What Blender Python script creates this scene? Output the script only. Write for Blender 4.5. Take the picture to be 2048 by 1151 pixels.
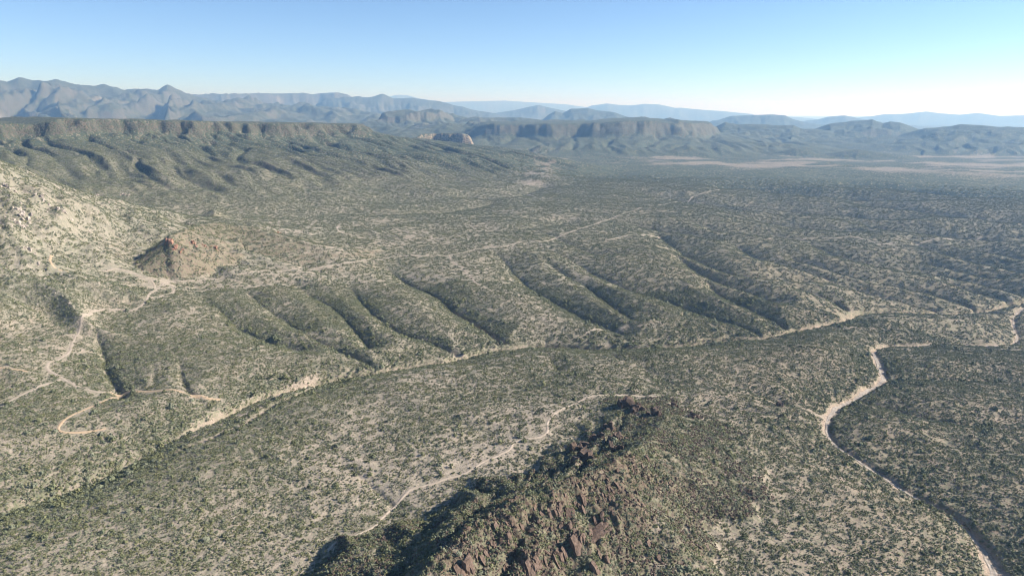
import bpy, math, random
import numpy as np
from mathutils import Vector, Matrix

for o in list(bpy.data.objects):
    bpy.data.objects.remove(o, do_unlink=True)
S = bpy.context.scene
C = S.collection
R = math.radians

# ------------------------------------------------------------------ camera
CAM_Z, PITCH, FPX = 200.0, 14.51, 1365.33          # focal length in 2048-px units = 24 mm on 36 mm
cd = bpy.data.cameras.new('camera'); cam = bpy.data.objects.new('camera', cd); C.objects.link(cam)
cd.sensor_width = 36; cd.lens = 24; cd.clip_start = 1; cd.clip_end = 400000
cam.location = (0, 0, CAM_Z); cam.rotation_euler = (R(90 - PITCH), 0, 0)
S.camera = cam

# ------------------------------------------------------------------ sky and sun
SUN_AZ, SUN_EL = 88.0, 31.0                        # azimuth measured to the right of the view (+Y)
w = bpy.data.worlds.new('World'); S.world = w; w.use_nodes = True
nt = w.node_tree; bg = nt.nodes['Background']
sky = nt.nodes.new('ShaderNodeTexSky'); sky.sky_type = 'NISHITA'; sky.sun_disc = False
sky.sun_elevation = R(SUN_EL); sky.sun_rotation = R(SUN_AZ)
sky.altitude = 900; sky.air_density = 0.65; sky.dust_density = 0.0; sky.ozone_density = 4.5
nt.links.new(sky.outputs[0], bg.inputs[0]); bg.inputs[1].default_value = 0.078
sl = bpy.data.lights.new('sun', 'SUN'); sun = bpy.data.objects.new('sun', sl); C.objects.link(sun)
sl.energy = 4.7; sl.angle = R(0.53); sl.color = (1.0, 0.975, 0.945)
to_sun = Vector((math.sin(R(SUN_AZ)) * math.cos(R(SUN_EL)), math.cos(R(SUN_AZ)) * math.cos(R(SUN_EL)), math.sin(R(SUN_EL))))
sun.rotation_euler = to_sun.to_track_quat('Z', 'Y').to_euler()
V = S.view_settings; V.view_transform = 'Standard'; V.look = 'None'; V.gamma = 1; V.exposure = 1.18
try: V.use_curve_mapping = False
except Exception: pass

S.render.engine = 'CYCLES'; S.cycles.max_bounces = 4; S.cycles.diffuse_bounces = 2; S.cycles.filter_width = 1.1

# ------------------------------------------------------------------ numeric helpers
rng = np.random.default_rng(11); random.seed(11)
_perm = rng.permutation(256).astype(np.int32); _perm = np.concatenate([_perm, _perm])
_ang = rng.random(256) * 2 * np.pi; _gx = np.cos(_ang).astype(np.float32); _gy = np.sin(_ang).astype(np.float32)
def noise(x, y, seed=0):
    x = np.asarray(x, np.float64) + seed * 17.31; y = np.asarray(y, np.float64) + seed * 9.77
    fx = np.floor(x); fy = np.floor(y)
    ix = fx.astype(np.int64) & 255; iy = fy.astype(np.int64) & 255
    fx = (x - fx).astype(np.float32); fy = (y - fy).astype(np.float32)
    ux = fx * fx * fx * (fx * (fx * 6 - 15) + 10); uy = fy * fy * fy * (fy * (fy * 6 - 15) + 10)
    ix1 = (ix + 1) & 255; iy1 = (iy + 1) & 255
    a = _perm[_perm[ix] + iy]; b = _perm[_perm[ix1] + iy]; c = _perm[_perm[ix] + iy1]; d = _perm[_perm[ix1] + iy1]
    n00 = _gx[a] * fx + _gy[a] * fy; n10 = _gx[b] * (fx - 1) + _gy[b] * fy
    n01 = _gx[c] * fx + _gy[c] * (fy - 1); n11 = _gx[d] * (fx - 1) + _gy[d] * (fy - 1)
    p = n00 + ux * (n10 - n00); q = n01 + ux * (n11 - n01)
    return (p + uy * (q - p)) * 1.45
def fbm(x, y, lam, octv=4, gain=.5, seed=0):
    r = 0.; a = 1.; f = 1. / lam
    for k in range(octv):
        r = r + a * noise(x * f, y * f, seed + k * 3.1); a *= gain; f *= 2.03
    return r
def ridged(x, y, lam, octv=4, gain=.5, seed=0):
    r = 0.; a = 1.; f = 1. / lam; t = 0
    for k in range(octv):
        r = r + a * (1 - 2 * np.abs(noise(x * f, y * f, seed + k * 3.7))); t += a; a *= gain; f *= 2.07
    return r / t
def ss(a, b, x):
    t = np.clip((x - a) / (b - a), 0, 1); return t * t * (3 - 2 * t)
def ray(px, py):
    p = R(PITCH); u = (px - 1024) / FPX; v = (575.5 - py) / FPX
    return np.array([u, math.cos(p) + v * math.sin(p), -math.sin(p) + v * math.cos(p)])
def at_range(px, py, r):                          # the point of a sight line at horizontal range r
    d = ray(px, py); t = r / math.hypot(d[0], d[1]); return (d[0] * t, d[1] * t, CAM_Z + d[2] * t)
def at_height(px, py, z):                          # the point of a sight line at height z
    d = ray(px, py); t = (z - CAM_Z) / d[2]; return (d[0] * t, d[1] * t, z)
def polyline(P, x, y, attrs=None, closed=False):
    """distance, arc length and interpolated attributes of the nearest point of polyline P"""
    P = np.asarray(P, float)[:, :2]; n = len(P)
    A = None if attrs is None else np.asarray(attrs, float).reshape(n, -1)
    best = np.full(x.shape, 1e18); s = np.zeros(x.shape); out = None if A is None else np.zeros(x.shape + (A.shape[1],))
    s0 = 0.
    for i in range(n if closed else n - 1):
        j = (i + 1) % n; ax, ay = P[i]; bx, by = P[j]; L = math.hypot(bx - ax, by - ay) + 1e-9
        t = np.clip(((x - ax) * (bx - ax) + (y - ay) * (by - ay)) / (L * L), 0, 1)
        d2 = (x - ax - t * (bx - ax)) ** 2 + (y - ay - t * (by - ay)) ** 2
        m = d2 < best
        best = np.where(m, d2, best); s = np.where(m, s0 + t * L, s)
        if A is not None:
            out[m] = A[i] + t[m][:, None] * (A[j] - A[i])
        s0 += L
    return np.sqrt(best), s, out
def inside(P, x, y):
    P = np.asarray(P, float); r = np.zeros(x.shape, bool); n = len(P)
    for i in range(n):
        ax, ay = P[i][:2]; bx, by = P[(i + 1) % n][:2]
        if ay == by: continue
        r ^= ((ay > y) != (by > y)) & (x < (bx - ax) * (y - ay) / (by - ay) + ax)
    return r
def near_box(P, x, y, m):
    P = np.asarray(P, float)
    return (x > P[:, 0].min() - m) & (x < P[:, 0].max() + m) & (y > P[:, 1].min() - m) & (y < P[:, 1].max() + m)
def subdiv(P, step, jit=0., seed=0):              # finer, slightly wandering polyline
    P = [np.asarray(p, float) for p in P]; out = []
    for i in range(len(P) - 1):
        a, b = P[i], P[i + 1]; n = max(1, int(np.hypot(*(b - a)[:2]) / step))
        for k in range(n): out.append(a + (b - a) * k / n)
    out.append(P[-1]); out = np.array(out)
    for _ in range(2):
        if len(out) > 4: out[1:-1] = out[1:-1] * .5 + (out[:-2] + out[2:]) * .25
    if jit:
        s = np.cumsum(np.r_[0, np.hypot(*np.diff(out[:, :2], axis=0).T)])
        out[:, 0] += jit * noise(s / (step * 3), s * 0 + seed, seed); out[:, 1] += jit * noise(s / (step * 3), s * 0 + seed + 5.5, seed)
    return out

# ------------------------------------------------------------------ the relief
def base(x, y):
    r = np.hypot(x, y)
    z = -24 * ss(120, 520, x - .12 * y) * (1 - ss(900, 2200, r)) - 6 * ss(0, 300, x) * 0
    z = z - 22 * ss(2200, 5000, r) - 70 * ss(6000, 26000, r)
    z = z + 14 * ss(-50, -700, x) * (1 - ss(1500, 2500, r))
    z = z + 5.5 * fbm(x, y, 330, 3, .5, 2) * ss(150, 500, r) * (1 - .5 * ss(2500, 5000, r))
    return z
HILLS = []                                        # every hill, mesa and range: crest or rim line in world metres
def crest(name, label, px, r, w, prof=1.4, spur=.38, lam=None, group=None, rough=.22, side=None, hz=None):
    P = [at_height(a, b, hz[i]) if hz else at_range(a, b, (r if np.isscalar(r) else r[i])) for i, (a, b) in enumerate(px)]
    HILLS.append(dict(kind='crest', name=name, label=label, P=np.array(P), w=max(w) if isinstance(w, list) else w, wa=w if isinstance(w, list) else None, prof=prof, spur=spur, lam=lam or w * .5, rough=rough, side=side))
def mesa(name, label, rim, back, w, cliff, fc, prof=1.8, gul=.3, lam=160., warp=40., apron=None):
    P = [at_range(a, b, r) for a, b, r in rim] + [tuple(q) for q in back]
    HILLS.append(dict(kind='mesa', name=name, label=label, P=np.array(P), w=w, cliff=cliff, fc=fc, prof=prof, gul=gul, lam=lam, warp=warp, nrim=len(rim)))

# far ranges
crest('mountain_range', 'pale faint peak on the far left horizon, left of the plateau', [(140,190),(164,181),(205,180),(219,184),(240,192)], 26000, 2600)
crest('mountain_range', 'second pale faint peak peeking over the flat plateau', [(345,194),(359,189),(407,184),(424,189),(450,195)], 26000, 2600)
crest('mountain_range', 'palest blue distant massif with a double summit on the horizon', [(745,204),(770,195),(793,188),(814,189),(841,196),(889,203),(923,202),(1009,200),(1060,203),(1128,207),(1190,216)], 27000, 3200, spur=.2)
crest('mountain_range', 'pale blue serrated range right of centre on the horizon', [(1150,221),(1183,208),(1214,203),(1240,206),(1258,207),(1289,203),(1316,205),(1350,213),(1362,212),(1403,217),(1444,220),(1480,224)], 20000, 2200)
crest('mountain_range', 'blue rugged range with a pointed summit at the left edge', [(-260,185),(-120,172),(0,169),(17,172),(38,165),(68,171),(109,174),(133,176),(154,183),(188,186),(239,188),(270,188),(294,182),(318,189),(335,184),(355,193),(393,203)], 9800, 2300, prof=1.25, spur=.5, lam=520, rough=.22)
mesa('plateau', 'long flat topped blue plateau on the left horizon', [(370,191,12500),(444,190,12500),(478,188,12500),(519,187,12600),(608,187,12800),(632,189,12800),(649,187,12800),(680,186,12800),(697,191,12900)], [at_range(720,188,16000), at_range(380,188,16000)], 1900, 160, .72, lam=600, warp=220)
crest('mountain_range', 'low blue ridge running right from the plateau foot', [(690,193),(735,198),(763,193),(787,201),(824,200),(869,206),(906,214),(960,222)], 11500, 1100, spur=.35, lam=400)
crest('hill', 'low blue hill before the pale massif, centre horizon', [(1000,223),(1026,219),(1060,210),(1077,207),(1101,213),(1140,221)], 13000, 900)
crest('hill', 'dark blue isolated rugged hill behind the cliff mesa', [(1085,240),(1098,229),(1111,222),(1125,226),(1142,217),(1158,217),(1176,215),(1197,220),(1231,225),(1250,232),(1275,240)], 8600, 620, spur=.4, lam=260, rough=.2)
crest('hill', 'faint blue double hill left of the right hand hills', [(1450,236),(1461,232),(1502,230),(1546,229),(1570,231),(1587,239)], 9500, 560, spur=.35, lam=260)
crest('hill', 'faint low blue hill above the flat topped right hill', [(1635,238),(1656,232),(1690,229),(1710,233),(1730,238)], 12500, 700)
crest('mountain_range', 'faint pale range on the right horizon', [(1740,232),(1768,227),(1810,226),(1854,221),(1881,225),(1920,228),(1956,224),(1997,230),(2048,229),(2200,228)], 18000, 1500)
# middle distance
mesa('mesa', 'flat topped mesa far behind the left mesa prow', [(762,262,5600),(776,252,5600),(800,249,5600),(821,248,5650),(869,249,5700)], [at_range(900,249,6300), at_range(780,249,6300)], 420, 60, .55, lam=110, warp=50)
crest('hill', 'low flat hill behind the flat topped mesa, left of centre', [(800,246),(830,240),(850,239),(890,240),(930,246)], 6900, 450, spur=.3)
crest('hill', 'rounded dark hill rising behind the cliff mesa rim', [(905,262),(923,254),(958,243),(992,238),(1043,236),(1075,240),(1110,246)], 6100, 480, spur=.4, lam=170)
mesa('mesa', 'long dark cliff mesa right of centre with shaded banded cliffs', [(944,262,4250),(958,256,4200),(968,253,4150),(1000,250,4100),(1036,249,4100),(1087,248,4050),(1163,249,4050),(1190,247,3950),(1231,244,3950),(1299,242,4000),(1350,246,4050),(1362,242,4100),(1392,249,4200)], [at_range(1420,250,4900), at_range(1200,244,5200), at_range(965,252,4900)], 900, 110, .55, prof=1.7, gul=.42, lam=230, warp=95)
crest('hill', 'dark blue hill with knobby summits right of the cliff mesa', [(1395,258),(1427,257),(1450,246),(1475,250),(1500,252),(1560,252),(1587,249),(1600,256),(1640,262)], 5300, 620, spur=.4, lam=190)
crest('hill', 'flat topped dark blue hill with a second knob, right', [(1615,265),(1660,250),(1700,244),(1745,242),(1765,250),(1780,246),(1800,248),(1835,262)], 5600, 640, prof=1.2, spur=.35, lam=230)
crest('hill', 'broad dark blue hill at the right edge', [(1795,274),(1850,258),(1880,254),(1920,249),(1965,251),(2000,255),(2048,257),(2120,260),(2240,268)], 5000, 620, prof=1.25, spur=.38, lam=230)
crest('hill', 'low pale gullied terrace below the right knobby hill', [(1375,292),(1400,286),(1440,287),(1500,283),(1560,285),(1600,291)], 4050, 230, prof=1.1, spur=.35, lam=90)
crest('hill', 'small dark humped hill on the plain, right of centre', [(1535,312),(1555,304),(1590,297),(1612,299),(1640,308)], 3650, 150, spur=.3, lam=60)
crest('hill', 'small dark low hill with a blunt right end on the plain', [(1650,307),(1690,301),(1720,299),(1745,304),(1768,306)], 3700, 160, spur=.3, lam=60)
mesa('butte', 'pale cliffed butte beyond the left mesa prow', [(818,283,3250),(841,269,3300),(869,268,3330),(886,267,3300),(923,267,3240),(936,272,3220),(942,278,3220)], [at_range(938,272,3330), at_range(880,267,3440), at_range(835,270,3420)], 330, 34, .48, prof=1.5, gul=.3, lam=55, warp=24)
crest('hill', 'small dark pointed hill below the cliff mesa', [(1045,303),(1060,298),(1080,289),(1101,294),(1125,303)], 3400, 170, spur=.35, lam=60)
crest('hill', 'small knob with a flat cap below the cliff mesa', [(1150,311),(1166,302),(1180,302),(1195,310)], 3350, 120, prof=1.2, spur=.3, lam=50)
crest('hill', 'low dark spur at the mouth of the canyon', [(1215,322),(1235,318),(1262,321),(1290,326)], 2950, 90, spur=.3, lam=40)
mesa('mesa', 'long left mesa with brown layered cliff rim above a gullied green slope',
     [(-330,250,2150),(-150,247,2180),(0,246,2200),(68,249,2230),(116,239,2230),(143,236,2240),(219,239,2250),(297,240,2280),(410,243,2330),(513,247,2390),(615,247,2460),(700,249,2530),(717,250,2550)],
     [at_range(722,250,2750), at_range(600,246,3300), at_range(0,244,3000), at_range(-400,248,2900)], 900, 54, .82, prof=1.3, gul=.34, lam=120, warp=80)
crest('hill', 'sloping nose descending from the left mesa prow', [(715,251),(742,268),(787,288),(828,305),(880,320)], [2530,2510,2480,2440,2380], 330, prof=1.6, spur=.3, lam=80)
# near hills
crest('hillside', 'pale rocky hillside covered with shrubs at the left edge', [(-420,215),(-150,270),(0,320),(100,361),(200,396),(290,424),(350,452)], [1000,1050,1100,1150,1220,1330,1400], 340, prof=1.7, spur=.24, lam=120, rough=.16)
crest('hill', 'small shaded cone at the foot of the pale hillside', [(258,432),(281,414),(302,430)], 1230, 60, spur=.2, lam=30)
crest('hill', 'small cone hill behind the red rock butte', [(375,446),(400,434),(428,419),(452,432),(490,444)], 1290, 85, spur=.2, lam=35)
crest('butte', 'small butte with a shaded steep left face and red rocks', [(328,481),(340,472),(372,459),(405,449),(450,447),(500,455),(560,471),(640,492)], [900,900,935,985,1015,1010,985,960], [58,68,95,120,130,130,115,90], prof=1.3, spur=.1, lam=40, rough=.06)
# the rocky ridge in front: crest heights from its profile in the picture
crest('rocky_ridge', 'brown rocky ridge with slab outcrops at the bottom centre', [(820,1230),(880,1120),(945,1062),(1040,1000),(1110,978),(1190,952),(1262,912),(1310,868),(1330,838),(1318,815)], None, [66,66,66,66,64,62,58,54,50,44], prof=1.12, spur=.2, lam=26, rough=.1, hz=[33,35,37,38,37,34,27,18,11,5])
crest('rocky_knoll', 'shaded knoll with dark boulders behind the rocky ridge', [(1225,850),(1245,828),(1258,812),(1290,820),(1330,826)], None, 34, prof=1.2, spur=.2, lam=16, rough=.15, hz=[1,5,8,7,6])

# gullies and washes: lines down the drainage in picture units, later laid on the ground
# (points, depth at head, depth at mouth, half width at head, at mouth, channel half width, channel depth)
GUL = [
 ([(560,643),(595,658),(649,676),(700,694),(745,713)], 4,8, 30,40, 2,2.5),
 ([(385,572),(430,606),(480,648),(540,668),(600,684)], 4,8, 34,42, 1,1),
 ([(694,560),(735,600),(763,631),(783,646),(840,658),(875,669),(896,686),(930,692)], 5,13, 36,44, 2.4,3.5),
 ([(770,532),(828,563),(865,573),(886,593),(940,624),(975,645),(1003,664)], 5,15, 36,46, 2.6,4.5),
 ([(990,500),(1012,515),(1043,552),(1094,583),(1142,604),(1159,617),(1200,628),(1250,652)], 6,13, 44,48, 2.0,2.5),
 ([(1101,498),(1176,529),(1231,556),(1282,573),(1351,582),(1379,600),(1416,617),(1495,638),(1530,652)], 6,15, 46,52, 2.2,3),
 ([(1300,458),(1348,477),(1399,508),(1450,532),(1498,540),(1587,546),(1649,549),(1707,563),(1806,585),(1854,604),(1900,612)], 7,16, 55,55, 2.2,3),
 ([(1400,548),(1430,566),(1478,593),(1553,617),(1573,633)], 4,12, 34,40, 2,2.5),
 ([(1450,474),(1491,494),(1539,515),(1604,532),(1660,545)], 5,10, 44,44, 2,2),
 ([(1600,474),(1652,491),(1707,515),(1761,523),(1881,537),(1990,558),(2100,590)], 6,13, 55,55, 2,2.5),
 ([(1690,536),(1748,549),(1861,573),(1939,600),(1990,612)], 5,13, 42,46, 2,2.5),
 ([(1560,560),(1610,575),(1668,590),(1690,603)], 4,10, 32,36, 2,2.5),
 ([(1800,470),(1880,495),(1960,515),(2080,540)], 6,9, 60,60, 1.5,1.5),
 ([(1380,440),(1450,458),(1560,470),(1650,478)], 5,7, 60,60, 1.5,1.5),
 ([(1060,455),(1105,470),(1160,492),(1200,505)], 4,7, 45,45, 1.5,1.5),
 ([(930,455),(1000,462),(1085,452),(1130,440)], 3,6, 50,50, 3,1.5),
 # left, under the roads
 ([(180,628),(191,655),(200,700),(206,728),(226,755),(240,776)], 6,10, 40,50, 3,3),
 ([(345,700),(362,745),(378,775),(405,792)], 3,6, 26,34, 2,2),
 ([(96,540),(140,560),(170,580),(215,592),(265,606)], 2,4, 36,40, 1,1),
 ([(285,690),(300,730),(312,760)], 2,4, 24,26, 1,1),
 # front, left plain
 ([(640,905),(700,945),(760,975),(800,1000)], 2,4, 30,34, 1,1),
 ([(330,1010),(420,1000),(520,1010),(640,1050)], 1,2, 40,40, .5,.3),
 ([(1090,690),(1100,712),(1116,735)], 5,3, 26,22, 1,1),
 ([(1180,678),(1215,692),(1235,712)], 5,3, 24,20, 1,1),
 ([(1225,695),(1290,735),(1350,765)], 3,3, 40,40, .5,.3),
 ([(1400,735),(1480,770),(1560,795),(1640,815)], 3,8, 40,44, 1,1),
 ([(1250,790),(1380,800),(1480,812),(1600,824),(1650,836)], 2,5, 26,30, 2,1.5),
 # right of the big wash
 ([(2120,842),(1990,838),(1929,835),(1861,826),(1826,813),(1741,788),(1700,778)], 8,11, 42,42, 1.5,1.5),
 ([(2120,760),(1990,750),(1900,742),(1830,742),(1785,738)], 7,11, 46,46, 1,1),
 ([(2150,905),(2020,895),(1900,880),(1800,870),(1700,862),(1664,846)], 5,9, 36,36, 1,1),
 ([(2140,985),(2060,985),(1990,965),(1900,950),(1830,950)], 4,7, 26,26, 1,1),
 ([(2150,700),(2060,694),(1985,690),(1975,676)], 5,9, 40,40, 1,1),
 # further spurs
 ([(1340,500),(1400,530),(1440,548),(1500,570),(1560,592)], 6,11, 36,40, 1.5,1.5),
 ([(1560,500),(1620,520),(1690,538),(1760,556)], 6,11, 40,44, 1.5,1.5),
 ([(1750,500),(1830,515),(1900,528),(1980,545)], 6,10, 44,44, 1.5,1.5),
 ([(1850,545),(1930,562),(2010,585),(2100,610)], 6,12, 40,44, 1.5,1.5),
 ([(1900,480),(1990,500),(2080,515)], 8,10, 55,55, 1.5,1.5),
 ([(1240,440),(1330,450),(1420,470)], 7,10, 55,55, 1.5,1.5),
 ([(1480,430),(1580,445),(1700,455)], 8,11, 60,60, 1.5,1.5),
 ([(1700,440),(1800,452),(1920,462),(2060,480)], 8,11, 60,60, 1.5,1.5),
 ([(1450,402),(1560,413),(1680,425),(1780,432)], 9,12, 75,75, 1.5,1.5),
 ([(1700,402),(1820,412),(1960,430),(2080,440)], 9,12, 75,75, 1.5,1.5),
 ([(1290,385),(1390,398),(1480,414),(1560,424)], 9,12, 75,75, 1.5,1.5),
 ([(1400,365),(1520,374),(1660,386),(1800,394)], 10,12, 90,90, 1.5,1.5),
 ([(1650,362),(1780,372),(1920,386),(2060,394)], 10,12, 90,90, 1.5,1.5),
 ([(590,560),(640,590),(680,622),(720,655),(745,682)], 4,9, 32,36, 1.5,2),
 ([(470,565),(520,600),(560,628),(610,650)], 4,7, 30,34, 1,1),
 ([(1085,512),(1130,540),(1190,570),(1230,600),(1262,626)], 5,11, 34,38, 1.5,2),
 ([(640,420),(760,426),(880,420),(985,404)], 5,8, 60,60, 3,2),
 ([(880,380),(960,395),(1010,392),(1085,370)], 6,9, 70,70, 3,2),
]
WASH = [   # incised dry washes: points, valley depth, valley half width, bed half width, bank height
 ('main', [(-60,1000),(60,975),(180,925),(300,870),(380,826),(441,800),(478,782),(523,765),(578,753),(625,742),(700,724),(760,716),(840,706),(930,694),(1003,672),(1090,668),(1180,674),(1231,675),(1323,676),(1396,662),(1478,658),(1539,658),(1567,643),(1601,634),(1662,629),(1700,614),(1724,606),(1775,605),(1809,607),(1900,612),(1980,602),(2035,588),(2140,570)], 13, 75, 3.6, 7.0),
 ('bank', [(-60,1030),(60,988),(200,938),(300,905),(355,884),(420,860),(478,834),(547,800),(612,762),(640,748)], 4, 34, 2.2, 2.0),
 ('right', [(2010,1210),(2000,1151),(1987,1100),(1973,1066),(1953,1035),(1922,1001),(1885,977),(1854,966),(1816,954),(1768,925),(1717,896),(1676,874),(1653,850),(1651,826),(1659,806),(1673,790),(1707,773),(1738,758),(1779,737),(1775,720),(1755,701),(1746,682),(1768,671),(1802,670),(1854,675),(1898,670),(1977,675),(2028,674),(2043,655),(2025,630),(2050,600),(2140,570)], 10, 80, 4.4, 1.7),
]
def uplift(x, y, want_id=False):
    B = base(x, y); H = B.copy(); ID = np.zeros(x.shape, np.int32); RK = np.zeros(x.shape); GL = np.zeros(x.shape)
    for k, f in enumerate(HILLS):
        P = f['P']; m = near_box(P, x, y, f['w'] * 1.5 + 60)
        if not m.any(): continue
        X, Y, b = x[m], y[m], B[m]; w_ = f['w']; lam = f['lam']
        if f['kind'] == 'crest':
            d, s, A = polyline(P, X, Y, P[:, 2:3])
            ch = P[-1, :2] - P[0, :2]; ch = ch / np.hypot(*ch); sg = 5 * np.tanh(((X - P[0, 0]) * ch[1] - (Y - P[0, 1]) * ch[0]) / (.35 * f['w']))
            n1 = noise(s / (lam * 1.6) + sg, d / (w_ * 1.4), k); rr = ridged(s / lam + sg + .3 * noise(X / lam, Y / lam, k + 4), d / (w_ * 1.1), 1, 2, .5, k + 2)
            if f['wa'] is not None: w_ = polyline(P, X, Y, f['wa'])[2][:, 0]
            u = d / (w_ * (1 + .3 * n1))
            u = u * (1 - f['spur'] * rr * ss(.0, .5, u))
            g = np.clip(1 - u, 0, 1) ** f['prof']
            hh = (A[:, 0] - b) * g * (1 + f['rough'] * fbm(X, Y, lam * .7, 5, .6, k) * ss(0.02, .3, u) * ss(1., .6, u))
            thr = .07
        else:
            d, s, A = polyline(P, X, Y, P[:, 2:3], closed=True)
            ins = inside(P, X, Y); sd = np.where(ins, -d, d)
            q_ = f['nrim']; ax_ = P[q_ - 1, :2] - P[0, :2]; ax_ = ax_ / np.hypot(*ax_); s = (X - P[0, 0]) * ax_[0] + (Y - P[0, 1]) * ax_[1]
            sr = (P[:q_, 0] - P[0, 0]) * ax_[0] + (P[:q_, 1] - P[0, 1]) * ax_[1]; od = np.argsort(sr); A = np.interp(s, sr[od], P[:q_, 2][od])[:, None]
            s = s + lam * .30 * noise(X / (lam * 1.9), Y / (lam * 1.9), k + 21)
            n1 = ridged(s / lam, d / (w_ * .8), 1, 3, .55, k)
            sd = sd + f['warp'] * (.8 * noise(s / (lam * 3.1), s * 0, k + 1) + .5 * fbm(X, Y, lam * 1.2, 3, .55, k + 41) + n1 * .42) * ss(-f['warp'] * 3, 0, sd)
            cl = ss(0, f['cliff'], sd); cl = .55 * cl + .45 * (.5 * ss(.05, .35, cl) + .5 * ss(.6, .9, cl))
            u = np.clip((sd - f['cliff'] * .6) / w_, 0, 1)
            u2 = np.clip(u * (1 - f['gul'] * (n1 + .25 * noise(s / (lam * .23), d / 300, k + 9)) * ss(0, .25, u) * ss(1, .5, u)), 0, 1)
            tal = f['fc'] * (1 - u2) ** f['prof']
            top = 1 + .0 * sd
            g = np.where(sd < 0, top, (1 - cl) * (1 - f['fc']) + tal)
            g = g - np.where(sd > 0, (.20 * f['gul'] / .34) * (np.clip(.35 - n1, 0, 2) ** 1.3 + .35 * np.clip(-noise(s / (lam * .31) + .4 * noise(X / 90, Y / 90, k), d / 260, k + 13), 0, 1)) * ss(0, .06, u) * ss(.5, .1, u), 0)
            rill = np.clip(1 - np.abs(noise(s / (lam * .9) + .10 * noise(X / 60, Y / 60, k + 6), d / 900, k + 17)) / .17, 0, 1) * ss(.01, .06, u) * ss(.8, .45, u)
            g = g - .06 * rill
            g = g + np.where(sd > 0, .055 * fbm(X, Y, f['warp'], 4, .6, k + 30) * ss(0, 20, sd) * ss(.25, .05, u), 0)
            hh = (A[:, 0] - b) * np.clip(g, 0, 1.2) + np.where(sd < 0, 3 * fbm(X, Y, 200, 2, .5, k) * ss(0, -150, sd), 0)
            thr = .05
        cur = H[m] - B[m]; new = np.maximum(cur, hh)
        H[m] = B[m] + new
        t = ID[m]; take = (hh > cur) & (hh > np.maximum(thr * np.abs(A[:, 0] - b), 1.5)); t[take] = k + 1; ID[m] = t
        if want_id:
            rk = RK[m]
            v = (ss(.0, .12, cl) * ss(1.0, .6, cl) if f['kind'] == 'mesa' else 0 * d)
            rk[take] = np.maximum(rk[take] * 0, v[take]); RK[m] = rk
            gl = GL[m]; gl[take] = (.5 * rill)[take] if f['kind'] == 'mesa' else 0; GL[m] = gl
    return (H, ID, RK, GL) if want_id else H

def drop(px, fn, rmin=140., rmax=9000., n=700):    # where sight lines meet the relief fn
    out = []; rr = np.exp(np.linspace(math.log(rmin), math.log(rmax), n))
    for a, b in px:
        d = ray(a, b); t = rr / math.hypot(d[0], d[1]); x, y, z = d[0] * t, d[1] * t, CAM_Z + d[2] * t
        h = fn(x, y); i = np.argmax(z < h)
        if i == 0: i = n - 1
        q = (z[i - 1] - h[i - 1]) / max(1e-6, (z[i - 1] - h[i - 1]) - (z[i] - h[i]))
        out.append((x[i - 1] + q * (x[i] - x[i - 1]), y[i - 1] + q * (y[i] - y[i - 1])))
    return out
GW = []
for gi_, (px, d0, d1, w0, w1, cw, cdp) in enumerate(GUL):
    k_ = 2.3 if 6 <= gi_ <= 13 or gi_ > 31 and px[0][0] > 1200 else 1.35 if gi_ < 6 else 1.25 if gi_ > 31 else 1.0; d0 *= k_; d1 = min(d1 * k_, 24); w0 *= 1.12; w1 *= 1.12; cdp *= .8
    P = drop(px, uplift); n = len(P); t = np.linspace(0, 1, n)
    at_ = np.c_[d0 + (d1 - d0) * t, w0 + (w1 - w0) * t, cw * (.4 + .6 * t), cdp * (.2 + .8 * t)]
    Q = subdiv(np.c_[np.array(P), at_], 22, 5.0, seed=len(GW)); GW.append(Q)
WW = []
for (nm, px, dv, wv, bw, bh) in WASH:
    P = subdiv(drop(px, uplift), 16, 4.0, seed=len(WW) + 40); WW.append((nm, P, dv, wv, bw, bh))

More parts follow.
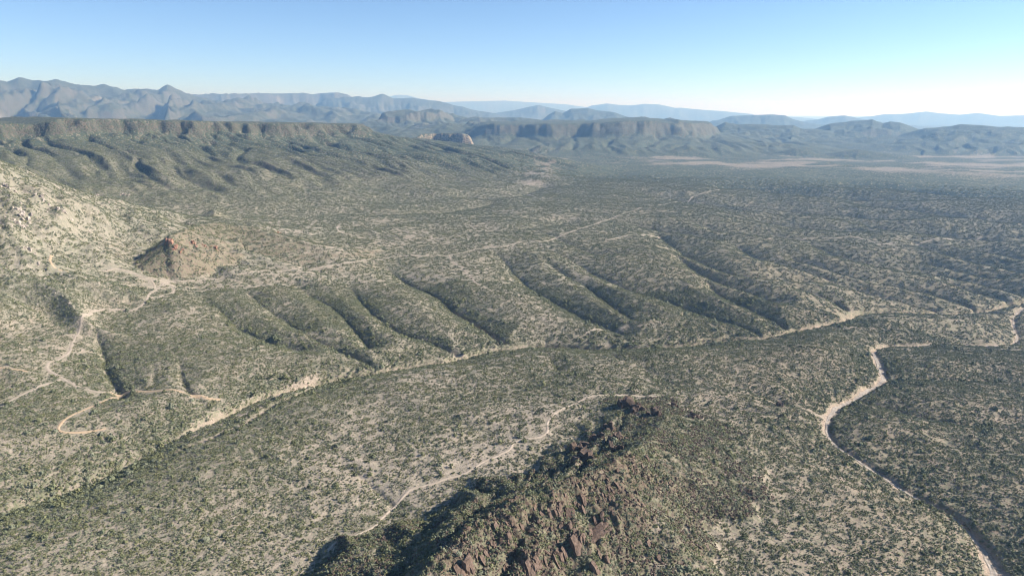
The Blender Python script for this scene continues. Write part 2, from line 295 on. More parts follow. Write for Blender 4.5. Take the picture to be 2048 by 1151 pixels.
def carve(x, y):
    """depth to take out of the relief, with a mask for bare channel sides"""
    D = np.zeros(x.shape); CH = np.zeros(x.shape); BAR = np.zeros(x.shape)
    for k, Q in enumerate(GW):
        m = near_box(Q, x, y, 90)
        if not m.any(): continue
        X, Y = x[m], y[m]
        d, s, A = polyline(Q, X, Y, Q[:, 2:])
        L = np.hypot(*np.diff(Q[:, :2], axis=0).T).sum()
        wv = A[:, 1] * (1 + .22 * noise(X / 60, Y / 60, k) + .20 * ridged(s / 24 + 9 * (k % 5), d / 120, 1, 2, .5, k + 50) * ss(2, 20, d)); fade = ss(0, 70, s)
        uu = np.clip(d / wv, 0, 1); v = A[:, 0] * (.75 * (1 - uu) ** 1.5 + .25 * (1 - uu) ** 4) * (.25 + .75 * fade) * np.where(A[:, 0] > 13, .62 + .38 * ss(0, 110, L - s), 1)
        D[m] = np.maximum(D[m], v)
        wig = 1 + .4 * noise(X / 9, Y / 9, k + 3)
        c = A[:, 3] * fade * (1 - ss(A[:, 2] * .7 * wig, A[:, 2] * 1.6 * wig + 1.2, d)); c = c * (1 - ss(950, 1250, np.hypot(X, Y))); CH[m] = np.maximum(CH[m], c)
        BAR[m] = np.maximum(BAR[m], .5 * ss(1.2, 3, A[:, 3]) * (1 - ss(A[:, 2] * .8, A[:, 2] * 1.5 + 1.5, d)) * fade)
    for k, (nm, P, dv, wv, bw, bh) in enumerate(WW):
        m = near_box(P, x, y, wv + 20)
        if not m.any(): continue
        X, Y = x[m], y[m]; d, s, _ = polyline(P, X, Y)
        wl = wv * (1 + .25 * noise(X / 90, Y / 90, k))
        D[m] = np.maximum(D[m], dv * (1 - np.sin(np.pi / 2 * np.clip(d / wl, 0, 1))))
        b_ = bw * (np.interp(np.hypot(X, Y), [250, 320, 380, 430, 480, 540, 600, 640, 700, 900], [1.5, 1.4, .75, .5, .6, 1.15, .9, 1.3, .6, .5]) if nm == 'right' else .8) * .72 * (1 + .45 * noise(X / 28, Y / 28, k + 5)); h_ = bh * (.55 + .9 * np.clip(.5 + noise(X / 45, Y / 45, k + 8), 0, 1.2)) * (1 if nm == 'right' else (.25 + .75 * ss(400, 460, Y)) * (1 + .6 * ss(500, 540, Y) * (1 - ss(160, 260, X))))
        CH[m] = np.maximum(CH[m], h_ * (1 - ss(b_, b_ + 2.2 + .25 * bh, d)))
        BAR[m] = np.maximum(BAR[m], (1 - ss(b_ * .8, b_ + (3.6 if nm == 'main' else 1.8), d + 1.2 * noise(X / 5, Y / 5, 77))) * (1 if nm == 'right' else ss(395, 450, Y) if nm == 'main' else ss(370, 395, Y)))
    return D, CH, BAR

def relief(x, y, full=False):
    H, ID, RK, GL = uplift(x, y, True)
    D, CH, BAR = carve(x, y)
    r = np.hypot(x, y)
    h = H - D - CH
    # small drainage of the bajada: long shallow ribs running down to the washes, in world space
    a = R(-28); ux = x * math.cos(a) + y * math.sin(a); uy = -x * math.sin(a) + y * math.cos(a)
    wx = 30 * noise(x / 190, y / 190, 21)
    far = ss(900, 1300, r) * (1 - ss(2900, 3600, r)) * ss(-200, 250, x - .1 * y) * (ID == 0)
    h = h + far * 3.0 * ridged(uy + wx, ux * .18, 120, 3, .5, 31)
    mid = ss(250, 400, r) * (1 - ss(1500, 2200, r))
    h = h + mid * (2.2 * ridged(uy + .4 * wx, ux * .45, 62, 3, .5, 12) + .5 * fbm(x, y, 22, 3, .55, 5))
    h = h + ss(700, 1800, r) * (1 - ss(5000, 9000, r)) * 3.0 * fbm(x, y, 150, 4, .55, 8)
    # foothills between the left mesa and the far range
    fh = ss(3600, 5200, r) * (1 - ss(9500, 14000, r)) * ss(.02, -.10, x / np.maximum(r, 1))
    h = h + fh * 95 * np.clip(ridged(x, y, 900, 4, .5, 44) + .25, 0, 2)
    fr = ss(3200, 5200, r) * (1 - ss(6500, 12000, r))
    h = h + fr * 16 * np.clip(ridged(x, y, 500, 4, .5, 47), -.2, 2)
    return (h, ID, RK, BAR, D, GL) if full else h

# the ground is laid out on rings so that it is fine near and coarse far away
NT = 1000
TH0, TH1 = R(-47), R(47)
th = np.linspace(TH0, TH1, NT)
rings = [130.]
while rings[-1] < 9000: rings.append(rings[-1] * 1.0046)
while rings[-1] < 14500: rings.append(rings[-1] * 1.010)
while rings[-1] < 46000: rings.append(rings[-1] * 1.03)
rr = np.array(rings); NR = len(rr); LR = np.log(rr)
GXv = rr[:, None] * np.sin(th)[None]; GYv = rr[:, None] * np.cos(th)[None]
GZ, GID, GRK, GBAR, GDEP, GGL = relief(GXv.ravel(), GYv.ravel(), True)
GGL = GGL.reshape(NR, NT); GZ = GZ.reshape(NR, NT); GID = GID.reshape(NR, NT); GRK = GRK.reshape(NR, NT); GBAR = GBAR.reshape(NR, NT); GDEP = GDEP.reshape(NR, NT)
# rock strata and broken relief on cliffs and the rocky ridge
names = [''] + [f['name'] for f in HILLS]
isr = np.isin(GID, [i for i, n in enumerate(names) if n in ('rocky_ridge', 'rocky_knoll')])
fx = GXv.ravel(); fy = GYv.ravel()
m = isr.ravel()
if m.any():
    f = next(h for h in HILLS if h['name'] == 'rocky_ridge'); P = f['P']; X, Y = fx[m], fy[m]
    d, s_, _ = polyline(P, X, Y); L = np.hypot(*np.diff(P[:, :2], axis=0).T).sum()
    # right-hand side of the crest: the side facing the right wash
    j = np.argmin((X[:, None] - P[None, :, 0]) ** 2 + (Y[:, None] - P[None, :, 1]) ** 2, axis=1); j = np.clip(j, 1, len(P) - 2)
    tx, ty = P[j + 1, 0] - P[j - 1, 0], P[j + 1, 1] - P[j - 1, 1]
    side = (X - P[j, 0]) * ty - (Y - P[j, 1]) * tx > 0
    bed = fbm(X, Y, 26, 2, .5, 66) + .35
    msk = np.where(side, ss(-1, 3, d) * (1 - ss(20, 33, d)), 1 - ss(2, 9, d)) * (1 - ss(.52 * L, .72 * L, s_)) * ss(0, .4, bed)
    fin = ridged(s_ / 1.0 + 2.5 * noise(X / 9, Y / 9, 64), d * .28, 6.5, 4, .6, 62)
    z = GZ.ravel().copy(); z[m] += msk * (3.0 * fin + 1.2 * ridged(X, Y, 5, 2, .5, 67)) + .6 * ridged(X, Y, 9, 3, .5, 68); GZ = z.reshape(NR, NT)
    FIN = np.zeros(NR * NT); FIN[m] = msk * ss(-.1, .35, fin); FIN = FIN.reshape(NR, NT)
def gidx(x, y):
    r = np.hypot(x, y); t = np.arctan2(x, y)
    ft = np.clip((t - TH0) / (TH1 - TH0) * (NT - 1), 0, NT - 1.001)
    fr_ = np.clip(np.interp(np.log(r), LR, np.arange(NR)), 0, NR - 1.001)
    return fr_, ft
def sample(G, x, y):
    fr_, ft = gidx(np.asarray(x, float), np.asarray(y, float)); i = fr_.astype(int); j = ft.astype(int); u = fr_ - i; v = ft - j
    return (G[i, j] * (1 - u) * (1 - v) + G[i + 1, j] * u * (1 - v) + G[i, j + 1] * (1 - u) * v + G[i + 1, j + 1] * u * v)
def ground(x, y): return sample(GZ, x, y)
# surface normal and slope
Pxyz = np.stack([GXv, GYv, GZ], -1)
dr_ = np.gradient(Pxyz, axis=0); dt_ = np.gradient(Pxyz, axis=1)
NRM = np.cross(dr_, dt_); NRM /= np.linalg.norm(NRM, axis=-1, keepdims=True); NRM[NRM[..., 2] < 0] *= -1
SLOPE = np.degrees(np.arccos(np.clip(NRM[..., 2], 0, 1)))

# ------------------------------------------------------------------ surface colours by place (soil, rock, plant cover)
rad = np.hypot(GXv, GYv)
def mix(a, b, t): return a + (np.asarray(b) - a) * np.asarray(t)[..., None]
n_big = fbm(GXv, GYv, 420, 3, .5, 71); n_mid = fbm(GXv, GYv, 90, 3, .5, 72)
soil = np.empty((NR, NT, 3)); soil[:] = (.31, .255, .203)
right = ss(-40, 240, GXv - .05 * GYv)
soil = mix(soil, (.27, .205, .15), right * .8 * (1 - .4 * ss(900, 2500, rad)))
soil = mix(soil, (.37, .305, .24), np.clip(.5 + 1.2 * n_big, 0, 1) * (1 - right) * .7)
soil = mix(soil, (.20, .165, .125), np.clip(n_mid * 1.1, 0, 1) * .5)
veg = np.clip(.66 + .25 * right - .30 * n_big + .25 * n_mid, .2, 1)
veg = np.clip(veg + .25 * ss(550, 1000, rad), 0, 1)
def hid(*labs): return np.isin(GID, [i + 1 for i, f in enumerate(HILLS) if any(l in f['label'] for l in labs)])
pale = hid('pale rocky hillside')
soil[pale] = mix(soil[pale], (.28, .245, .195), np.clip(.75 + .6 * n_mid[pale], 0, 1)); veg[pale] = np.clip(.80 + .3 * n_mid[pale], .35, 1)
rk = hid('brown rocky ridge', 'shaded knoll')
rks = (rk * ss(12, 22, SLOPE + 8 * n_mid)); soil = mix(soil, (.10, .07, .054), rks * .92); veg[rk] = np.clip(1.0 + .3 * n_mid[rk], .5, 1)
soil = mix(soil, (.135, .092, .068), FIN * .85); veg = veg * (1 - .35 * FIN)
rb = hid('small butte with'); rbm = rb * np.clip(ss(14, 24, SLOPE) + .5 * n_mid, 0, 1)
soil = mix(soil, (.17, .115, .082), rbm * .75)
ms = hid('long left mesa', 'sloping nose'); soil[ms] = mix(soil[ms], (.125, .104, .082), .9); veg[ms] = .88
# cliffs
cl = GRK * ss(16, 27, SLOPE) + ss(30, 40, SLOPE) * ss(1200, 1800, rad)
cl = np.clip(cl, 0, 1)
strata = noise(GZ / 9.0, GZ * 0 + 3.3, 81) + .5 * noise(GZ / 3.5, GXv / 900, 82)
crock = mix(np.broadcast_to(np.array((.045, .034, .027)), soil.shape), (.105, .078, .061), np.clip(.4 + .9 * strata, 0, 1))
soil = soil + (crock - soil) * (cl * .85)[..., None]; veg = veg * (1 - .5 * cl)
bt = hid('pale cliffed butte'); soil[bt] = mix(soil[bt], (.40, .29, .21), (ss(22, 34, SLOPE) * .8)[bt])
soil = mix(soil, (.085, .075, .055), ss(.05, .5, GGL) * .45); veg = np.clip(veg + .4 * ss(.05, .4, GGL), 0, 1)
# bare channel banks, pale badlands, far plain fields
soil = mix(soil, (.34, .265, .20), GBAR * .75); veg = veg * (1 - GBAR)
bad = ss(.05, .5, fbm(GXv, GYv * 2.2, 420, 4, .6, 91) + .25) * ss(2350, 2900, rad) * (1 - ss(4000, 4700, rad)) * ss(.10, .20, GXv / rad) * (GID == 0)
soil = mix(soil, (.215, .185, .15), bad * .5); veg = veg * (1 - .8 * bad)
cany = np.exp(-((GXv - 30 - .14 * (GYv - 1700)) / 60) ** 2) * ss(1500, 1700, rad) * (1 - ss(3000, 3300, rad)) * ss(.0, .35, fbm(GXv, GYv, 60, 3, .5, 93) + .1)
soil = mix(soil, (.32, .265, .22), cany * .7); veg = veg * (1 - .8 * cany)
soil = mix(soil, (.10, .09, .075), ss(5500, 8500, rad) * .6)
fld = ss(.25, .5, fbm(GXv, GYv, 2200, 4, .55, 95)) * ss(5500, 8000, rad)
soil = mix(soil, (.36, .31, .25), fld * .6)
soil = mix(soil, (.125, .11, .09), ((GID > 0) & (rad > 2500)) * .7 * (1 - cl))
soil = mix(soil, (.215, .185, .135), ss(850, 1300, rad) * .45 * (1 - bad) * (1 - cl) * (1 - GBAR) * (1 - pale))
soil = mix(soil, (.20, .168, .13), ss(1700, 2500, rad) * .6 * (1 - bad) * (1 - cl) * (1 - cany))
for px_, rx_, ry_, st in [((1628,826), 13, 10, .8), ((1700,655), 26, 7, .7), ((1260,655), 40, 7, .55), ((1120,690), 20, 7, .6), ((1440,790), 22, 8, .5)]:
    q_ = drop([px_], lambda a, b: sample(GZ, a, b))[0]; e_ = ((GXv - q_[0]) / rx_) ** 2 + ((GYv - q_[1]) / ry_) ** 2
    w_ = np.clip(1.2 - e_ + .8 * n_mid + .5 * fbm(GXv, GYv, 12, 2, .5, 98), 0, 1) * st * (e_ < 4); soil = mix(soil, (.36, .28, .215), w_); veg = veg * (1 - w_)
bk = np.array(drop([(350,888),(410,863),(478,832),(547,798),(600,766),(622,753)], lambda a, b: sample(GZ, a, b)))
m_ = near_box(bk, GXv, GYv, 14); d_, s__, w_ = polyline(bk, GXv[m_], GYv[m_], np.array([2., 4., 5.5, 7., 8., 6.5]))
e_ = 1 - ss(.6, 1.1, d_ / w_[:, 0] + .35 * noise(GXv[m_] / 4, GYv[m_] / 4, 99)); t_ = soil[m_]; soil[m_] = t_ + (np.array((.38, .30, .235)) - t_) * (e_ * .85)[:, None]; v_ = veg[m_]; veg[m_] = v_ * (1 - e_); BANK = np.zeros((NR, NT)); BANK[m_] = e_
# greener lines along the drainage
grn = np.clip(ss(3.5, 9, GDEP) - GBAR, 0, 1)
veg = np.clip(veg + .35 * grn, 0, 1)
for nm, P, dv, wv, bw, bh in WW:                  # thickets along the sandy lines
    if nm == 'right': continue
    m = near_box(P, GXv, GYv, 30); d, _, _ = polyline(P, GXv[m], GYv[m]); off = 0 if nm == 'main' else 0
    veg[m] = np.maximum(veg[m], 1.3 * (1 - ss(6, 11, d)) * (1 - GBAR[m]) * (1 - BANK[m])); grn[m] = np.maximum(grn[m], 1.4 * (1 - ss(5, 12, d)) * (1 - GBAR[m]))

# ------------------------------------------------------------------ materials
def new_mat(name, rough=.95):
    m = bpy.data.materials.new(name); m.use_nodes = True; nt = m.node_tree
    b = nt.nodes['Principled BSDF']; b.inputs['Roughness'].default_value = rough
    b.inputs['Specular IOR Level'].default_value = .15
    return m, nt, b
def N(nt, t, **k):
    n = nt.nodes.new(t)
    for a, v in k.items():
        if a in n.inputs: n.inputs[a].default_value = v
        else: setattr(n, a, v)
    return n
def tex_noise(nt, co, scale, detail=4, rough=.6):
    n = N(nt, 'ShaderNodeTexNoise'); n.inputs['Scale'].default_value = scale; n.inputs['Detail'].default_value = detail; n.inputs['Roughness'].default_value = rough
    nt.links.new(co, n.inputs['Vector']); return n
def ramp(nt, fac, stops):
    r = N(nt, 'ShaderNodeValToRGB'); e = r.color_ramp.elements
    while len(e) > 1: e.remove(e[-1])
    e[0].position = stops[0][0]; e[0].color = (*stops[0][1], 1)
    for p, c in stops[1:]:
        q = e.new(p); q.color = (*c, 1)
    nt.links.new(fac, r.inputs[0]); return r
def math_(nt, op, a, b=None, clamp=False):
    n = N(nt, 'ShaderNodeMath'); n.operation = op; n.use_clamp = clamp
    for i, v in enumerate((a, b)):
        if v is None: continue
        if isinstance(v, (int, float)): n.inputs[i].default_value = v
        else: nt.links.new(v, n.inputs[i])
    return n.outputs[0]
def mixc(nt, fac, a, b, blend='MIX'):
    n = N(nt, 'ShaderNodeMix'); n.data_type = 'RGBA'; n.blend_type = blend
    for s, v in ((n.inputs[0], fac), (n.inputs[6], a), (n.inputs[7], b)):
        if isinstance(v, (int, float)): s.default_value = v
        elif isinstance(v, tuple): s.default_value = (*v, 1)
        else: nt.links.new(v, s)
    return n.outputs[2]
def terrain_mat():
    m, nt, b = new_mat('desert_ground')
    tc = N(nt, 'ShaderNodeNewGeometry'); co = tc.outputs['Position']
    at = N(nt, 'ShaderNodeAttribute', attribute_name='soil'); cov = N(nt, 'ShaderNodeAttribute', attribute_name='cover'); spk = N(nt, 'ShaderNodeAttribute', attribute_name='farveg')
    n1 = tex_noise(nt, co, .9, 5, .65); n2 = tex_noise(nt, co, .11, 4, .6)
    v1 = ramp(nt, n1.outputs[0], [(.3, (.62, .6, .58)), (.7, (1.32, 1.34, 1.34))])
    v2 = ramp(nt, n2.outputs[0], [(.3, (.80, .82, .82)), (.7, (1.18, 1.16, 1.14))])
    c = mixc(nt, 1.0, at.outputs['Color'], v1.outputs[0], 'MULTIPLY'); c = mixc(nt, 1.0, c, v2.outputs[0], 'MULTIPLY')
    # low forbs and litter between the shrubs
    n3 = tex_noise(nt, co, .45, 5, .7)
    f3 = math_(nt, 'MULTIPLY', ramp(nt, n3.outputs[0], [(.42, (0, 0, 0)), (.58, (1, 1, 1))]).outputs[0], cov.outputs['Fac'])
    n4 = tex_noise(nt, co, .05, 3, .5)
    gcol = ramp(nt, n4.outputs[0], [(.35, (.145, .15, .085)), (.65, (.19, .183, .11))])
    c = mixc(nt, math_(nt, 'MULTIPLY', f3, .85), c, gcol.outputs[0])
    # shrubs too far away to tell apart
    vo = N(nt, 'ShaderNodeTexVoronoi'); vo.inputs['Scale'].default_value = .16; nt.links.new(co, vo.inputs['Vector'])
    vo2 = N(nt, 'ShaderNodeTexVoronoi'); vo2.inputs['Scale'].default_value = .07; nt.links.new(co, vo2.inputs['Vector'])
    d1 = math_(nt, 'SUBTRACT', math_(nt, 'ADD', .44, math_(nt, 'MULTIPLY', spk.outputs['Fac'], .30)), math_(nt, 'MULTIPLY', vo.outputs['Distance'], 1.0))
    s1 = math_(nt, 'MULTIPLY', d1, 9.0, True)
    d2 = math_(nt, 'SUBTRACT', math_(nt, 'MULTIPLY', spk.outputs['Fac'], .5), vo2.outputs['Distance']); s2 = math_(nt, 'MULTIPLY', d2, 6.0, True)
    sf = math_(nt, 'MULTIPLY', math_(nt, 'MAXIMUM', s1, s2), math_(nt, 'MULTIPLY', spk.outputs['Fac'], 1.6, True))
    n5 = tex_noise(nt, co, .02, 3, .5)
    fcol = ramp(nt, n5.outputs[0], [(.3, (.046, .056, .033)), (.7, (.074, .083, .047))])
    c = mixc(nt, sf, c, fcol.outputs[0])
    nt.links.new(c, b.inputs['Base Color'])
    bm = N(nt, 'ShaderNodeBump'); bm.inputs['Strength'].default_value = .8; bm.inputs['Distance'].default_value = 1.0
    hh = math_(nt, 'ADD', math_(nt, 'MULTIPLY', n1.outputs[0], .5), math_(nt, 'MULTIPLY', sf, 1.6))
    hh = math_(nt, 'ADD', hh, math_(nt, 'MULTIPLY', n2.outputs[0], 2.2))
    nt.links.new(hh, bm.inputs['Height']); nt.links.new(bm.outputs[0], b.inputs['Normal'])
    return m
M_GROUND = terrain_mat()
def shrub_mat(name, cols):
    m, nt, b = new_mat(name, .8)
    oi = N(nt, 'ShaderNodeObjectInfo'); r = ramp(nt, oi.outputs['Random'], cols)
    g = N(nt, 'ShaderNodeNewGeometry'); n = tex_noise(nt, g.outputs['Position'], 2.3, 2, .5)
    v = ramp(nt, n.outputs[0], [(.3, (.7, .72, .7)), (.7, (1.3, 1.28, 1.2))])
    nt.links.new(mixc(nt, 1.0, r.outputs[0], v.outputs[0], 'MULTIPLY'), b.inputs['Base Color'])
    return m
M_SHRUB = shrub_mat('shrub_leaves', [(0, (.118, .124, .064)), (.35, (.160, .160, .078)), (.6, (.134, .146, .090)), (.8, (.185, .19, .132)), (1, (.102, .114, .062))])
def plain_mat(name, c1, c2, scale, bump=.4, dist=.3):
    m, nt, b = new_mat(name); g = N(nt, 'ShaderNodeNewGeometry'); n = tex_noise(nt, g.outputs['Position'], scale, 6, .65)
    nt.links.new(ramp(nt, n.outputs[0], [(.3, c1), (.7, c2)]).outputs[0], b.inputs['Base Color'])
    bm = N(nt, 'ShaderNodeBump'); bm.inputs['Strength'].default_value = bump; bm.inputs['Distance'].default_value = dist
    nt.links.new(n.outputs[0], bm.inputs['Height']); nt.links.new(bm.outputs[0], b.inputs['Normal']); return m
M_ROAD = plain_mat('dirt_track', (.25, .205, .155), (.37, .31, .245), .5)
M_ORANGE = plain_mat('orange_dirt', (.32, .225, .14), (.42, .32, .215), .5)
M_SAND = plain_mat('wash_sand', (.20, .165, .13), (.43, .37, .305), .45)
M_PATH = plain_mat('path_sand', (.30, .24, .18), (.46, .38, .295), .4)
M_ROCK = plain_mat('slab_rock', (.07, .048, .036), (.19, .132, .098), .7, .8, .6)
M_DARK = plain_mat('boulder_rock', (.06, .044, .034), (.15, .105, .078), .9, .8, .4)

# ------------------------------------------------------------------ ground sheet, split where a hill begins
FV = veg * ss(1700, 2250, rad)
FV = np.where(rad > 12000, FV * .8, FV)
idx = np.arange(NR * NT).reshape(NR, NT)
quads = np.stack([idx[:-1, :-1], idx[:-1, 1:], idx[1:, 1:], idx[1:, :-1]], -1).reshape(-1, 4)[:, ::-1]
fid = GID[:-1, :-1].ravel()
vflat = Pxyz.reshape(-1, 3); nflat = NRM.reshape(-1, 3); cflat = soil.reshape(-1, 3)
def terrain_piece(name, label, sel):
    q = quads[sel]; used, inv = np.unique(q, return_inverse=True); inv = inv.reshape(-1, 4)
    me = bpy.data.meshes.new(name); n = len(used); f = len(q)
    me.vertices.add(n); me.vertices.foreach_set('co', vflat[used].astype(np.float32).ravel())
    me.loops.add(f * 4); me.loops.foreach_set('vertex_index', inv.astype(np.int32).ravel())
    me.polygons.add(f); me.polygons.foreach_set('loop_start', np.arange(0, f * 4, 4, dtype=np.int32))
    me.polygons.foreach_set('use_smooth', np.ones(f, bool)); me.update(calc_edges=True)
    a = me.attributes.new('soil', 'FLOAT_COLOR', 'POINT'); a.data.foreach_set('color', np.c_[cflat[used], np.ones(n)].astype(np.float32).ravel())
    a = me.attributes.new('cover', 'FLOAT', 'POINT'); a.data.foreach_set('value', veg.ravel()[used].astype(np.float32))
    a = me.attributes.new('farveg', 'FLOAT', 'POINT'); a.data.foreach_set('value', FV.ravel()[used].astype(np.float32))
    me.materials.append(M_GROUND); o = bpy.data.objects.new(name, me); C.objects.link(o)
    o['kind'] = 'structure'; o['label'] = label; return o
ground_o = terrain_piece('desert_ground', 'shrub dotted desert plain with gullies reaching the horizon', fid == 0)
pieces = {}
for k, f in enumerate(HILLS):
    s_ = fid == k + 1
    if s_.sum() > 12: pieces[f['label']] = terrain_piece(f['name'], f['label'], s_)

# ------------------------------------------------------------------ tracks and wash beds laid on the ground
RIB = []
def ribbon(name, label, P, width, mat, lift=.22, seed=0, wob=.25, nx=5):
    P = np.asarray(P, float)[:, :2]; s = np.cumsum(np.r_[0, np.hypot(*np.diff(P, axis=0).T)])
    T = np.gradient(P, axis=0); T /= np.linalg.norm(T, axis=1, keepdims=True) + 1e-9; Nn = np.c_[-T[:, 1], T[:, 0]]
    vs = []
    for k in range(nx):
        u = k / (nx - 1) - .5
        ww = width * (1 + wob * noise(s / 11, s * 0 + u * 3, seed) + wob * .6 * noise(s / 3.1, s * 0 + u * 3, seed + 2))
        vs.append(P + Nn * (u * ww)[:, None])
    vs = np.stack(vs, 1); z = ground(vs[..., 0], vs[..., 1]) + lift
    z[:, 0] -= lift * 1.6; z[:, -1] -= lift * 1.6
    vv = np.concatenate([vs, z[..., None]], -1).reshape(-1, 3); n = len(P); fs = []
    for i in range(n - 1):
        for k in range(nx - 1):
            a = i * nx + k; fs.append((a, a + 1, a + nx + 1, a + nx))
    me = bpy.data.meshes.new(name); me.from_pydata(vv.tolist(), [], fs); me.update()
    me.polygons.foreach_set('use_smooth', np.ones(len(fs), bool))
    if me.polygons[0].normal.z < 0: me.flip_normals()
    me.materials.append(mat); o = bpy.data.objects.new(name, me); C.objects.link(o)
    o['kind'] = 'structure'; o['label'] = label; RIB.append((P, float(np.mean(width)) * (.6 if name == 'dry_wash' else .85))); return o
def track(label, px, width, mat=None, name='dirt_road'):
    P = subdiv(drop(px, ground, rmax=5000), 3.0, .8, seed=len(RIB)); ribbon(name, label, P, width, mat or M_ROAD, seed=len(RIB))
track('main dirt road along the divide from the junction to the far plain', [(337,562),(376,563),(420,558),(478,549),(533,542),(608,540),(650,534),(718,522),(787,513),(841,511),(898,511),(920,508),(944,501),(978,494),(1012,492),(1040,483),(1091,483),(1108,477),(1139,465),(1173,454),(1204,442),(1231,434),(1265,422),(1303,412),(1348,405),(1386,393),(1416,384),(1440,379)], 2.8)
track('winding dirt road from the junction down the left slope', [(337,562),(347,575),(347,585),(328,590),(297,599),(285,608),(273,617),(267,621),(239,618),(205,618),(185,621),(167,629),(162,645),(154,669),(144,686),(138,705),(120,717),(97,725),(91,735),(103,744),(120,751),(128,759),(154,773),(188,784),(222,785)], 3.0)
track('orange dirt road crossing to the wash', [(222,785),(253,784),(321,781),(362,783),(393,791),(424,799),(441,799)], 4.0, M_ORANGE)
track('short cut track inside the road loop', [(337,564),(318,576),(301,585),(294,599)], 3.0)
track('small link track left of the road loop', [(304,562),(309,567),(309,577)], 2.6)
track('dirt track climbing left from the junction', [(337,560),(304,562),(284,554),(263,544),(236,537),(205,542)], 3.0)
track('orange track curling up the pale hillside', [(138,543),(116,540),(106,532),(99,520),(103,510)], 3.0, M_ORANGE)
track('faint orange track at the left edge', [(-30,731),(0,734),(34,739),(55,743)], 2.6, M_ORANGE)
track('pale straight track leaving the left edge', [(-30,826),(0,814),(34,793),(68,778),(121,759)], 2.6)
track('orange track looping down to the left wash', [(249,788),(205,802),(164,821),(130,838),(113,854),(120,864),(147,866),(191,860),(212,857)], 2.4, M_ORANGE)
track('thin track branching down the spur', [(899,512),(903,522),(923,535),(940,552),(951,566),(985,583)], 2.6)
track('hooked track on the plain behind the butte', [(692,448),(680,450),(674,455),(677,463),(701,470),(732,477)], 3.6)
track('short track section beyond the main road', [(858,475),(880,478),(913,482)], 3.2)
track('long faint road crossing the right plain', [(1210,482),(1272,470),(1320,474)], 3.2)
track('curving pale road far on the right plain', [(1536,479),(1608,477),(1717,474),(1761,489),(1840,487),(1898,478),(1963,473)], 3.6)
track('faint spur track by the wash cliff', [(1170,666),(1210,660),(1248,655),(1252,651)], 2.4)
track('sandy path winding along the foot of the rocky ridge', [(640,1110),(650,1103),(701,1071),(742,1059),(770,1028),(804,994),(817,977),(855,970),(910,951),(934,946),(968,922),(1019,901),(1026,883),(1084,874),(1098,864),(1094,847),(1104,830),(1139,811),(1180,792),(1248,789),(1313,792)], 2.1, M_PATH, 'sandy_path')
def wash_width(P):
    r = np.hypot(P[:, 0], P[:, 1]); return .5 * np.interp(r, [250, 320, 380, 430, 480, 540, 600, 640, 700, 900], [1.5, 1.4, .75, .5, .6, 1.15, .9, 1.3, .6, .5])
for nm, P, dv, wv, bw, bh in WW:
    if nm == 'bank': continue
    if nm == 'main': P = P[P[:, 1] > 445]
    P = subdiv(P, 3., 1.)
    ribbon('dry_wash', {'main': 'main dry wash snaking across the middle of the valley', 'right': 'broad pale dry wash curving down the right side'}[nm], P, bw * 1.7 * (wash_width(P) if nm == 'right' else .55), M_SAND, lift=.25, seed=5, wob=.45, nx=7)
bankP = np.array(drop([(358,884),(410,863),(478,832),(547,798),(600,765),(618,757)], ground))

# ------------------------------------------------------------------ plants
def leafy(name, rx, rz, n, seed, leaf=.34, base=(0, 0), mesh=None):
    r = np.random.default_rng(seed); V_, F_ = mesh if mesh else ([], [])
    ph = r.random(3) * 6.28
    for i in range(n):
        a = r.random() * 6.283; t = r.random() ** .7; rad_ = (1 + .25 * math.sin(a * 2 + ph[0]) + .18 * math.sin(a * 3 + ph[1]))
        q = math.sqrt(r.random()) * .95
        h = rz * (.15 + .85 * math.sqrt(max(0, 1 - q * q))) * (.35 + .65 * r.random() ** .6)
        c = np.array([base[0] + rx * q * rad_ * math.cos(a), base[1] + rx * q * rad_ * math.sin(a), h])
        d = np.array([q * math.cos(a), q * math.sin(a), .75 * math.sqrt(max(0, 1 - q * q)) + .15]) + r.normal(size=3) * .38; d /= np.linalg.norm(d)
        e = np.cross(d, r.normal(size=3)); e /= np.linalg.norm(e); f = np.cross(d, e); sz = leaf * rx * (.6 + .8 * r.random())
        k = len(V_); 
        V_ += [(c + e * sz * 1.1).tolist(), (c + f * sz * .8).tolist(), (c - e * sz).tolist(), (c - f * sz * .7 - d * sz * .3).tolist()]
        F_ += [(k, k + 1, k + 2), (k, k + 2, k + 3)]
    return V_, F_
def to_obj(name, VF, mat, link=None):
    me = bpy.data.meshes.new(name); me.from_pydata(VF[0], [], VF[1]); me.update(); me.materials.append(mat)
    o = bpy.data.objects.new(name, me)
    if link: link.objects.link(o)
    return o
protos = bpy.data.collections.new('shrub_kinds'); clump5 = bpy.data.collections.new('shrub_patches'); clump2 = bpy.data.collections.new('small_shrub_patches')
KIND = [(.95, .9, 26, .36), (.7, .75, 18, .4), (1.25, 1.15, 36, .32), (1.0, 1.5, 34, .33), (.5, .5, 12, .45)]
for i in range(10):
    a = KIND[i % 5]; to_obj('shrub_kind_%d' % i, leafy('s', a[0], a[1], a[2], 100 + i, a[3]), M_SHRUB, protos)
for i in range(8):
    r_ = np.random.default_rng(300 + i); mesh = ([], [])
    for k in range(14):
        sc = .40 + .66 * r_.random() ** 2.4
        mesh = leafy('p', sc, sc * 1.2, 8, 400 + i * 50 + k, .5, (r_.uniform(-2.5, 2.5), r_.uniform(-2.5, 2.5)), mesh)
    to_obj('patch_%d' % i, mesh, M_SHRUB, clump5)
for i in range(8):
    r_ = np.random.default_rng(700 + i); mesh = ([], [])
    for k in range(24):
        sc = .22 + .36 * r_.random() ** 1.4
        mesh = leafy('p', sc, sc * 1.3, 6, 800 + i * 90 + k, .6, (r_.uniform(-2.6, 2.6), r_.uniform(-2.6, 2.6)), mesh)
    to_obj('small_patch_%d' % i, mesh, M_SHRUB, clump2)
